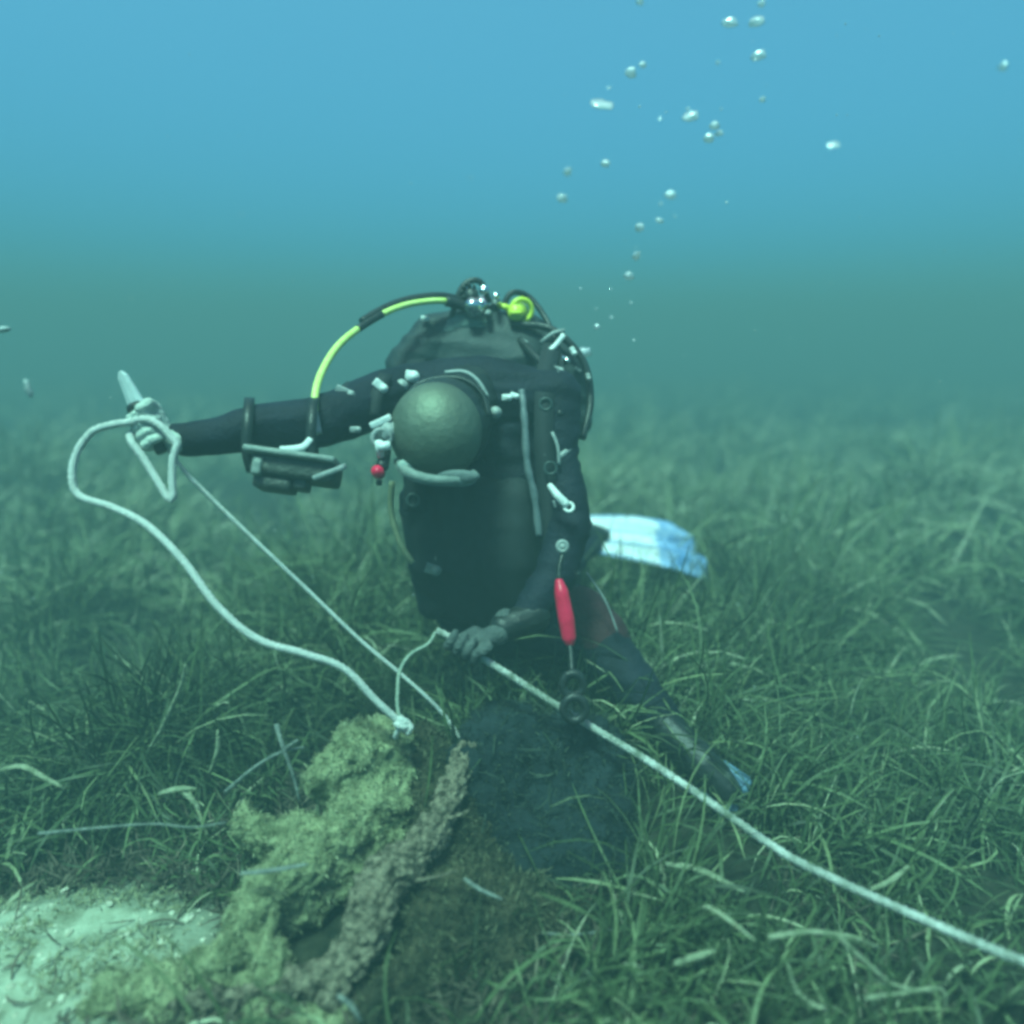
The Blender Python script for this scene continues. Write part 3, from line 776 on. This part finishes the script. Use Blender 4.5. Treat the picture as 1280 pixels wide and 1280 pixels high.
b_ = bmesh.new(); add_cyl(b_, P(648, 391, 2.12), P(646, 391, 2.05), .032, .026, 26, .004); link('case', mesh_of(b_), mat('dull_yellow', (.30, .38, .03), (.4, .48, .05), 20, .5, .1, 60), sr)
b_ = bmesh.new(); add_cyl(b_, P(645, 391, 2.06), P(645, 391, 2.03), .024, .021, 22, .004); add_box(b_, P(645, 391, 2.026), (.03, .006, .008), None, .002); link('purge_cover', mesh_of(b_), YELLOW, sr)
b_ = bmesh.new(); add_cyl(b_, P(638, 386, 2.07), P(622, 381, 2.08), .010, .008, 14, .002); link('hose_joint', mesh_of(b_), YELLOW, sr)
b_ = bmesh.new(); sweep(b_, spline([P(622, 381, 2.08), P(612, 385, 2.11), P(606, 396, 2.12)], .006), .008, 10); link('hose', mesh_of(b_), RUBBER, sr)

# ------------------------------------------------------------------ things the person carries
dc = thing('dive_console', 'dark grey dive console strapped under the outstretched forearm', 'console', P(370, 610, 1.62))
Mx = Matrix.Rotation(R(8), 3, 'Y') @ Matrix.Rotation(R(-22), 3, 'X')
b_ = bmesh.new(); add_box(b_, P(372, 588, 1.64), (.185, .10, .050), Mx, .012); add_box(b_, P(345, 606, 1.635), (.085, .08, .030), Mx, .010); add_box(b_, P(378, 607, 1.635), (.030, .06, .024), Mx, .006); link('case', mesh_of(b_), mat('console_case', (.035, .04, .035), (.065, .07, .06), 30, .5, .3, 90), dc)
b_ = bmesh.new(); add_box(b_, P(368, 573, 1.63), (.20, .11, .014), Mx, .005); add_box(b_, P(325, 585, 1.61), (.022, .06, .040), Mx, .006); link('cover', mesh_of(b_), mat('console_cover', (.13, .16, .15), (.22, .25, .23), 22, .45, .3, 70), dc)
b_ = bmesh.new(); add_box(b_, P(412, 590, 1.60), (.075, .03, .012), Matrix.Rotation(R(-20), 3, 'Y'), .004); link('lever', mesh_of(b_), GREY, dc)
b_ = bmesh.new(); pa = spline([P(350, 562, 1.605), P(366, 561, 1.60), P(380, 558, 1.60), P(389, 548, 1.605)], .006); strap(b_, pa, .014, .010, -FW); bmesh.ops.bevel(b_, geom=b_.edges[:], offset=.002, segments=1, affect='EDGES'); link('buckle', mesh_of(b_), PALE, dc)
for q0 in ((312, 1), (392, 2)):
    x_ = q0[0]
    b_ = bmesh.new(); pts = [P(x_ + 2, 588, 1.62), P(x_ - 4, 560, 1.605), P(x_ - 2, 520, 1.612), P(x_, 498, 1.67), P(x_, 515, 1.745), P(x_, 560, 1.74), P(x_ + 3, 590, 1.66)]
    strap(b_, spline(pts, .008), .022, .005, lambda p, x_=x_: p - P(x_, 540, 1.675)); link('strap', mesh_of(b_), RUBBER, dc)

kn = thing('dive_knife', 'pale tapered knife blade pointing up out of the pale gloved fist', 'knife', KB)
b_ = bmesh.new(); add_cyl(b_, KB, KA, .0125, .0125, 14, .002); link('handle', mesh_of(b_), RUBBER, kn)
b_ = bmesh.new(); add_cyl(b_, P(173, 513, 1.585), P(169, 505, 1.585), .022, .020, 16, .003); link('guard', mesh_of(b_), RUBBER, kn)
b_ = bmesh.new()
kax = (P(150, 464, 1.57) - KA); kl = kax.length; kax.normalize(); ks = (RT - kax * RT.dot(kax)).normalized(); kn_ = kax.cross(ks)
prev = None
for i in range(13):
    t = i / 12; w_ = .019 * (1 - .45 * t) * (1 if t < .85 else 1 - (t - .85) * 4.0); th = .009 * (1 - .5 * t)
    c_ = KA + kax * kl * t
    ring = [b_.verts.new(c_ + ks * (a_ * w_) + kn_ * (q_ * th)) for a_, q_ in ((-1, 0), (-.3, .8), (.5, 1), (1, .5), (1, -.5), (.5, -1), (-.3, -.8))]
    if prev:
        for j in range(7): b_.faces.new((prev[j], prev[(j + 1) % 7], ring[(j + 1) % 7], ring[j]))
    else: b_.faces.new(ring[::-1])
    prev = ring
b_.faces.new(prev); link('blade', mesh_of(b_), BLADE, kn, smooth=False)

# hanging clip line: white hook, grey ring, red light, black double hook
sh = thing('snap_hook', 'white snap hook hanging slanted on the dark arm above the red light stick', 'hook', P(705, 632, 1.78))
b_ = bmesh.new(); chain(b_, [(P(688, 608, 1.79), .009), (P(697, 620, 1.78), .011), (P(706, 629, 1.78), .012)], 2); link('body', fused(b_, .003, 2), PALE, sh)
b_ = bmesh.new(); add_torus(b_, P(711, 634, 1.78), -FW + UP * .3, .011, .0045, 20, 8); link('eye', mesh_of(b_), PALE, sh)
b_ = bmesh.new(); add_box(b_, P(693, 630, 1.775), (.006, .006, .018), Matrix.Rotation(R(-15), 3, 'Y'), .002); link('gate', mesh_of(b_), GREY, sh)

rl = thing('light_stick', 'red light stick with a grey ring above and a black double hook below', 'light stick', P(718, 885, 1.69))
b_ = bmesh.new(); chain(b_, [(P(699, 728, 1.70), .011), (P(702, 742, 1.695), .018), (P(708, 775, 1.69), .020), (P(711, 796, 1.69), .018), (P(712, 803, 1.69), .012)], 2); link('tube', fused(b_, .003, 3), RED, rl)
b_ = bmesh.new(); sweep(b_, spline([P(704, 690, 1.725), P(699, 710, 1.71), P(699, 726, 1.70)], .006), .006, 8); link('cord', mesh_of(b_), RUBBER, rl); b_ = bmesh.new(); sweep(b_, spline([P(712, 802, 1.69), P(714, 822, 1.67), P(715, 845, 1.645)], .006), .006, 8); link('cord', mesh_of(b_), RUBBER, rl)
b_ = bmesh.new(); add_torus(b_, P(703, 683, 1.72), -FW, .011, .006, 20, 8); add_ball(b_, P(703, 683, 1.722), .010, 2); link('ring', mesh_of(b_), GREY, rl)
b_ = bmesh.new(); add_torus(b_, P(716, 856, 1.64), -FW, .023, .0095, 24, 8, 1.1); add_torus(b_, P(718, 886, 1.63), -FW, .025, .0095, 24, 8, 1.05); add_cyl(b_, P(717, 866, 1.64), P(717, 876, 1.635), .016, .016, 12); link('double_hook', mesh_of(b_), RUBBER, rl)

# ------------------------------------------------------------------ ropes
def rope(name, pts, r, material, label, lay=.035, m=12):
    pa = spline(pts, .006); bm = bmesh.new()
    sweep(bm, pa, r, m, prof=lambda a, s_: 1 + .16 * math.cos(3 * (a - s_ * 2 * math.pi / lay)))
    return tag(link(name, mesh_of(bm), material), label, 'rope', 'white ropes round the person')
rope('rope', [P(502, 905, 1.60), P(470, 876, 1.58), P(430, 836, 1.56), P(380, 817, 1.54), P(322, 799, 1.53), P(272, 758, 1.52), P(228, 700, 1.52), P(183, 656, 1.53), P(140, 634, 1.54), P(100, 620, 1.55), P(90, 596, 1.55), P(96, 566, 1.555), P(115, 540, 1.56), P(140, 531, 1.56), P(160, 528, 1.556), P(182, 524, 1.556), P(200, 532, 1.556), P(215, 548, 1.56),
    P(221, 556, 1.56), P(216, 575, 1.56), P(215, 602, 1.56), P(216, 622, 1.56), P(210, 622, 1.56), P(195, 598, 1.56), P(178, 571, 1.56), P(163, 550, 1.56), P(166, 541, 1.575), P(180, 540, 1.60)],
    .0078, ROPE, 'thick white rope looping out left of the fist, then down to the knot')
rope('rope', [P(206, 556, 1.60), P(225, 582, 1.62), P(244, 603, 1.64), P(310, 667, 1.68), P(385, 738, 1.72), P(450, 800, 1.75), P(505, 846, 1.77), P(548, 886, 1.78), P(572, 918, 1.79), P(590, 950, 1.80)],
    .0048, ROPE, 'thin straight pale line from the fist down into the dark boulder')
rope('rope', [P(545, 788, 1.70), P(575, 803, 1.70), P(600, 821, 1.70), P(640, 846, 1.70), P(690, 878, 1.68), P(740, 909, 1.66), P(800, 945, 1.62), P(860, 984, 1.57), P(920, 1026, 1.51), P(985, 1070, 1.45), P(1060, 1107, 1.39), P(1140, 1143, 1.32), P(1220, 1178, 1.25), P(1300, 1210, 1.19), P(1420, 1250, 1.10)],
    .0082, OLDROPE, 'long taut worn white rope running from the grey glove to the lower right', .045)
rope('rope', [P(545, 790, 1.70), P(535, 805, 1.69), P(513, 818, 1.67), P(500, 838, 1.65), P(497, 862, 1.63), P(497, 885, 1.61), P(502, 903, 1.60)],
    .0042, mat('grey_cord', (.26, .32, .26), (.42, .46, .38), 50, .9, .6, 300), 'thin grey cord curling from the grey glove to the knot')
kt = bmesh.new(); kc = P(503, 905, 1.60)
for axv, R1 in ((Vector((.3, .2, 1)), .014), (Vector((1, .3, .2)), .013), (Vector((.2, 1, .5)), .014)):
    add_torus(kt, kc, axv, R1, .0075, 20, 8)
sweep(kt, spline([kc, P(514, 908, 1.59), P(509, 918, 1.595)], .005), .006, 8)
sweep(kt, spline([kc, P(497, 914, 1.60), P(494, 922, 1.61)], .005), .006, 8)
tag(link('rope_knot', mesh_of(kt), ROPE), 'frayed white knot tied on top of the algae crusted rock', 'knot')

# ------------------------------------------------------------------ loose pale leaves and twigs lying in the meadow
LEAFP = mat('dead_leaf', (0.13, 0.16, 0.09), (0.36, 0.38, 0.26), 40, 0.85, 0.5, 120)
LEAFB = mat('grey_twig', (0.11, 0.13, 0.12), (0.26, 0.28, 0.25), 40, 0.85, 0.5, 120)
def loose(name, runs, d, wid, material, label, cat):
    bm = bmesh.new()
    for r_ in runs:
        pts = [P(x_, y_, d + (e_[0] if e_ else 0)) for x_, y_, *e_ in r_]
        pa = spline(pts, .012)
        if cat == 'twig': sweep(bm, pa, lambda t: wid * .5 * (1 - .5 * t), 7)
        else: sweep(bm, pa, lambda t: wid * .5 * (.5 + .6 * math.sin(math.pi * min(1, t * .9 + .1))), 6, flat=.3)
    return tag(link(name, mesh_of(bm), material), label, cat)
loose('forked_twig', [[(282, 990, .05), (320, 958), (352, 940), (380, 934)], [(345, 905), (354, 935, -.01), (366, 968), (374, 1000)], [(354, 938), (372, 925, -.02)]], 1.56, .011, LEAFB, 'pale grey forked twig in the grass left of the mossy rock', 'twig')
loose('loose_leaf', [[(198, 992), (222, 986), (246, 986)], [(228, 988), (240, 1000), (250, 1012)]], 1.5, .011, LEAFP, 'pale hooked leaf pair lying above the bare sand on the left', 'leaf')
loose('loose_leaf', [[(262, 968), (272, 938), (272, 912)]], 1.72, .012, LEAFP, 'short upright pale leaf left of the forked twig', 'leaf')
loose('loose_twig', [[(48, 1042), (110, 1036), (190, 1030), (240, 1034), (282, 1028)]], 1.45, .006, LEAFB, 'long level grey twig lying above the bare sand on the left', 'twig')
loose('loose_leaf', [[(186, 938), (205, 905), (225, 860), (232, 830)]], 1.85, .012, LEAFP, 'tall bent pale leaf standing left, under the thick loop of rope', 'leaf')
loose('loose_leaf', [[(0, 962), (28, 958), (55, 972), (80, 985)]], 1.52, .011, LEAFP, 'drooping pale leaf at the left edge of the meadow', 'leaf')
loose('loose_leaf', [[(300, 1092), (340, 1088), (385, 1080)]], 1.36, .008, LEAFB, 'thin leaf bridging the mossy rock spur', 'leaf')
loose('loose_leaf', [[(985, 1205), (993, 1232), (1010, 1252), (1035, 1262)]], 1.24, .011, LEAFP, 'pale curled leaf at the bottom edge, right of the boulder', 'leaf')
loose('loose_leaf', [[(832, 1080), (870, 1086), (905, 1102), (932, 1116)]], 1.48, .013, LEAFP, 'bright pale leaf lying under the taut rope', 'leaf')
loose('loose_leaf', [[(1088, 1112), (1112, 1102), (1136, 1082)]], 1.44, .011, LEAFP, 'short pale leaf leaning on the taut rope at the right', 'leaf')
loose('branching_twig', [[(960, 1172), (1010, 1165), (1060, 1170), (1098, 1184)], [(1045, 1168), (1085, 1205), (1120, 1232), (1170, 1240)], [(1080, 1248), (1125, 1242), (1176, 1236), (1182, 1262)]], 1.24, .010, LEAFP, 'branching pale stem lying below the taut rope at the right', 'twig')
loose('loose_leaf', [[(842, 1205), (870, 1196), (895, 1188)]], 1.30, .013, LEAFP, 'short pale leaf right of the boulder foot', 'leaf')
loose('loose_twig', [[(610, 1160), (660, 1165), (720, 1168), (790, 1158)]], 1.42, .007, LEAFB, 'thin level grey twig at the foot of the dark boulder', 'twig')
loose('loose_leaf', [[(580, 1098), (600, 1112), (628, 1124)]], 1.40, .008, LEAFB, 'small grey leaf on the boulder beside the brown branch', 'leaf')
loose('loose_leaf', [[(1235, 998), (1252, 975), (1290, 962)]], 1.62, .013, LEAFP, 'long pale leaf arching at the right edge of the meadow', 'leaf')
loose('loose_leaf', [[(1062, 900), (1068, 872), (1078, 848)]], 1.9, .013, LEAFP, 'upright pale leaf far right of the raised leg', 'leaf')
loose('loose_leaf', [[(422, 1244), (438, 1256), (452, 1278)]], 1.22, .009, LEAFB, 'small grey leaf below the brown branch at the bottom edge', 'leaf')

# ------------------------------------------------------------------ shell and stone crumbs on the sand
bm = bmesh.new(); rr = random.Random(5); k = 0
while k < 160:
    x_, y_ = SAND_C.x + rr.gauss(0, .30), SAND_C.y + rr.gauss(0, .20)
    if sand_mask(np.array([x_]), np.array([y_]))[0] < .4 or y_ < .7: continue
    r_ = rr.uniform(.002, .008) * (1.6 if rr.random() < .1 else 1)
    add_ball(bm, (x_, y_, float(height(x_, y_)) + r_ * .2), (r_ * rr.uniform(.7, 1.6), r_ * rr.uniform(.7, 1.4), r_ * rr.uniform(.3, .8)), 1, Matrix.Rotation(rr.random() * 6, 3, 'Z')); k += 1
tag(link('shell_rubble', mesh_of(bm), mat('rubble', (.20, .21, .13), (.70, .70, .56), 18, .9, .4, 80), origin=(0, 0, 0), smooth=False), 'small pale shell and stone crumbs strewn on the bare sand', 'rubble', kind='stuff')
n_ = 15000
x_ = RNG.uniform(-1.5, .75, n_); y_ = RNG.uniform(.9, 1.75, n_); sm_ = sand_mask(x_, y_)
ok = ~keep_out(x_, y_) & (RNG.random(n_) < np.where(sm_ > .4, .03, 1)) & (bare(x_, y_) | (sm_ > .02) | (RNG.random(n_) < .35)); x_, y_ = x_[ok], y_[ok]; n_ = len(x_)
me = blades(np.stack([x_, y_, height(x_, y_) + .002], -1), RNG.uniform(0, 6.28, n_), RNG.uniform(.5, 1.5, n_), RNG.normal(.4, .7, n_), RNG.uniform(.02, .10, n_), RNG.uniform(.002, .006, n_), RNG.beta(1.6, 3, n_), 4, RNG.normal(0, 1.6, n_))
tag(link('leaf_litter', me, BARKF, origin=(0, 0, 0)), 'brown curled leaf litter strewn over the bare bottom round the rocks', 'litter', kind='stuff')

n_ = 9000
x_ = RNG.normal(SAND_C.x + .05, .33, n_); y_ = RNG.normal(SAND_C.y, .2, n_); ok = (sand_mask(x_, y_) > .15) & (y_ > .8) & (fbm(x_ * 8, y_ * 14, 91, 3) > .42); x_, y_ = x_[ok], y_[ok]; n_ = len(x_)
me = blades(np.stack([x_, y_, height(x_, y_)], -1), RNG.uniform(0, 6.28, n_), RNG.uniform(.2, 1.4, n_), RNG.normal(.6, .7, n_), RNG.uniform(.006, .028, n_), RNG.uniform(.001, .003, n_), np.clip(RNG.normal(.75, .2, n_), 0, 1), 3, RNG.normal(0, 1, n_))
tag(link('algae_mat', me, ALGF, origin=(0, 0, 0)), 'soft pale green algae tufts growing in patches on the sand', 'algae', kind='stuff')

# ------------------------------------------------------------------ bubbles
m = bpy.data.materials.new('air_bubble'); m.use_nodes = True
n = m.node_tree; n.nodes.clear(); ou = n.nodes.new('ShaderNodeOutputMaterial')
df = n.nodes.new('ShaderNodeBsdfDiffuse'); df.inputs[0].default_value = (.92, .97, 1, 1)
tr = n.nodes.new('ShaderNodeBsdfTranslucent'); tr.inputs[0].default_value = (.92, .97, 1, 1)
gl = n.nodes.new('ShaderNodeBsdfGlossy'); gl.inputs['Roughness'].default_value = .15
tp = n.nodes.new('ShaderNodeBsdfTransparent')
m1 = n.nodes.new('ShaderNodeMixShader'); m2 = n.nodes.new('ShaderNodeMixShader'); m3 = n.nodes.new('ShaderNodeMixShader')
fr = n.nodes.new('ShaderNodeLayerWeight'); fr.inputs[0].default_value = .45
m1.inputs[0].default_value = .5; n.links.new(df.outputs[0], m1.inputs[1]); n.links.new(tr.outputs[0], m1.inputs[2])
n.links.new(fr.outputs['Facing'], m2.inputs[0]); n.links.new(m1.outputs[0], m2.inputs[1]); n.links.new(gl.outputs[0], m2.inputs[2])
m3.inputs[0].default_value = .06; n.links.new(m2.outputs[0], m3.inputs[1]); n.links.new(tp.outputs[0], m3.inputs[2])
n.links.new(m3.outputs[0], ou.inputs[0])
BUB = m
shapes = []
for k in range(4):
    bm = bmesh.new(); bmesh.ops.create_icosphere(bm, subdivisions=3, radius=1)
    for v in bm.verts:
        if v.co.z < 0: v.co.z *= .35
        v.co *= 1 + .34 * noise.noise(v.co * 1.7 + Vector((k * 7, 0, 0)))
    me = mesh_of(bm, 'bubble'); me.materials.append(BUB); me.polygons.foreach_set('use_smooth', [True] * len(me.polygons)); shapes.append(me)
BUBBLES = [  # px, py, half width, half height, depth, label
    (800, 3, 5, 6, 2.3, 'small round bubble cut by the top edge of the picture'),
    (912, 30, 9, 6, 2.3, 'bright bubble near the top, left one of the close pair'),
    (946, 29, 10, 6, 2.3, 'bright bubble near the top, right one of the close pair'),
    (948, 71, 9, 6, 2.3, 'pale bubble right below the close pair at the top'),
    (952, 6, 5, 5, 2.4, 'dim bubble just above the close pair at the top'),
    (788, 93, 7, 7, 2.3, 'round bubble above the long flat bubble'),
    (803, 82, 5, 4, 2.3, 'little bubble riding upper right of the round one'),
    (752, 131, 15, 3.4, 2.25, 'long flat bright bubble, widest of all'),
    (864, 146, 11, 5, 2.3, 'flat bright bubble left of the cluster of three'),
    (893, 158, 6, 5, 2.3, 'top bubble of the cluster of three'),
    (886, 174, 7, 6, 2.3, 'lower left bubble of the cluster of three'),
    (899, 168, 5, 4, 2.32, 'lower right bubble of the cluster of three'),
    (953, 125, 4, 4, 2.3, 'tiny lone bubble right of the cluster of three'),
    (1042, 181, 7, 1.0, 2.9, 'thin flat bubble far right on its own'),
    (757, 205, 6, 4, 2.4, 'faint bubble under the long flat bubble'),
    (702, 249, 7, 6, 2.6, 'faint bubble farthest left of the rising stream'),
    (709, 216, 5, 7, 2.8, 'very faint bubble above the farthest left one'),
    (838, 245, 7, 5, 2.8, 'dim bubble above the lower bubble string'),
    (800, 286, 6, 6, 2.3, 'round bubble at the top of the lower string'),
    (824, 276, 5, 3, 2.35, 'little flat bubble beside the top of the lower string'),
    (795, 321, 5, 9, 2.25, 'tall bubble in the middle of the lower string'),
    (786, 346, 6, 6, 2.25, 'bubble at the bottom of the lower string'),
    (746, 409, 4, 4, 2.1, 'tiny bubble above the shoulder of the person'),
    (730, 441, 9, 6, 2.1, 'bright bubble touching the shoulder of the person'),
    (724, 466, 4, 3, 2.08, 'tiny bubble below the bright one at the shoulder'),
    (1253, 85, 5, 6, 3.4, 'blurred far bubble near the right edge'),
]
for i, (px, py, wx, hz, d, lab) in enumerate(BUBBLES):
    o = bpy.data.objects.new('bubble', shapes[i % 4]); COL.objects.link(o)
    o.location = P(px, py, d); k = d / F
    o.scale = (wx * k, wx * k * .8, hz * k * 1.25); o.rotation_euler = (R(random.uniform(40, 65)), R(random.uniform(-14, 14)), R(random.uniform(-25, 25)))
    tag(o, lab, 'bubble', 'air bubbles rising from the person')
rb = random.Random(3)
for k_ in range(20):
    t_ = rb.random(); px = 735 + (960 - 735) * (1 - t_) + rb.gauss(0, 30) if k_ % 2 else 770 + rb.gauss(0, 35) + 30 * (1 - t_); py = 10 + 420 * t_
    d = rb.uniform(2.0, 2.8); r_ = rb.uniform(1.0, 2.4) * d / F
    o = bpy.data.objects.new('tiny_bubble', shapes[k_ % 4]); COL.objects.link(o); o.location = P(px, py, d); o.scale = (r_, r_, r_ * rb.uniform(.7, 1.2)); o.rotation_euler = (R(35), 0, rb.uniform(0, 6))
    tag(o, 'pinprick bubble, one of the tiniest strewn along the rising stream', 'bubble', 'tiny bubbles strewn along the stream')
bm = bmesh.new()
for k_ in range(170):
    d = rb.uniform(.9, 4.0); c_ = P(rb.uniform(-100, 1380), rb.uniform(0, 1000), d)
    if c_.z > .35: add_ball(bm, c_, rb.uniform(.0007, .0016) * (1 + .25 * d), 1)
tag(link('drifting_particles', mesh_of(bm), mat('snow', (.25, .28, .27), (.45, .48, .46), 40, .9), origin=(0, 0, 0)), 'fine pale particles drifting in the water', 'particles', kind='stuff')
for px, py, wx, hz, d, lab in ((35, 486, 4, 12, 1.3, 'pale elongated speck drifting left of the gloved fist'), (4, 412, 8, 4, 1.5, 'pale blurred speck drifting at the left edge')):
    bm = bmesh.new(); add_ball(bm, P(px, py, d), (wx * d / F, wx * d / F, hz * d / F), 2, Matrix.Rotation(R(-12), 3, 'Y'))
    for v in bm.verts: v.co += Vector((1, 1, 1)) * .003 * noise.noise(v.co * 90)
    tag(link('drifting_speck', mesh_of(bm), mat('speck', (.30, .34, .34), (.45, .5, .5), 60, .8, .3, 120)), lab, 'speck', 'specks drifting in the water')

# ------------------------------------------------------------------ haze: the water itself
bm = bmesh.new(); add_box(bm, (0, 0, 0.55), (92, 92, 4.1))
me = mesh_of(bm, 'haze')
m = bpy.data.materials.new('water_haze'); m.use_nodes = True
n = m.node_tree; n.nodes.remove(n.nodes['Principled BSDF'])
pv = n.nodes.new('ShaderNodeVolumePrincipled'); pv.inputs['Density'].default_value = 0.145
pv.inputs['Color'].default_value = (0.178, 0.308, 0.318, 1); pv.inputs['Anisotropy'].default_value = 0.0
n.links.new(pv.outputs[0], n.nodes['Material Output'].inputs['Volume'])
o = link('haze', me, m, origin=(0, 0, 0.55), smooth=False); tag(o, kind='stuff')
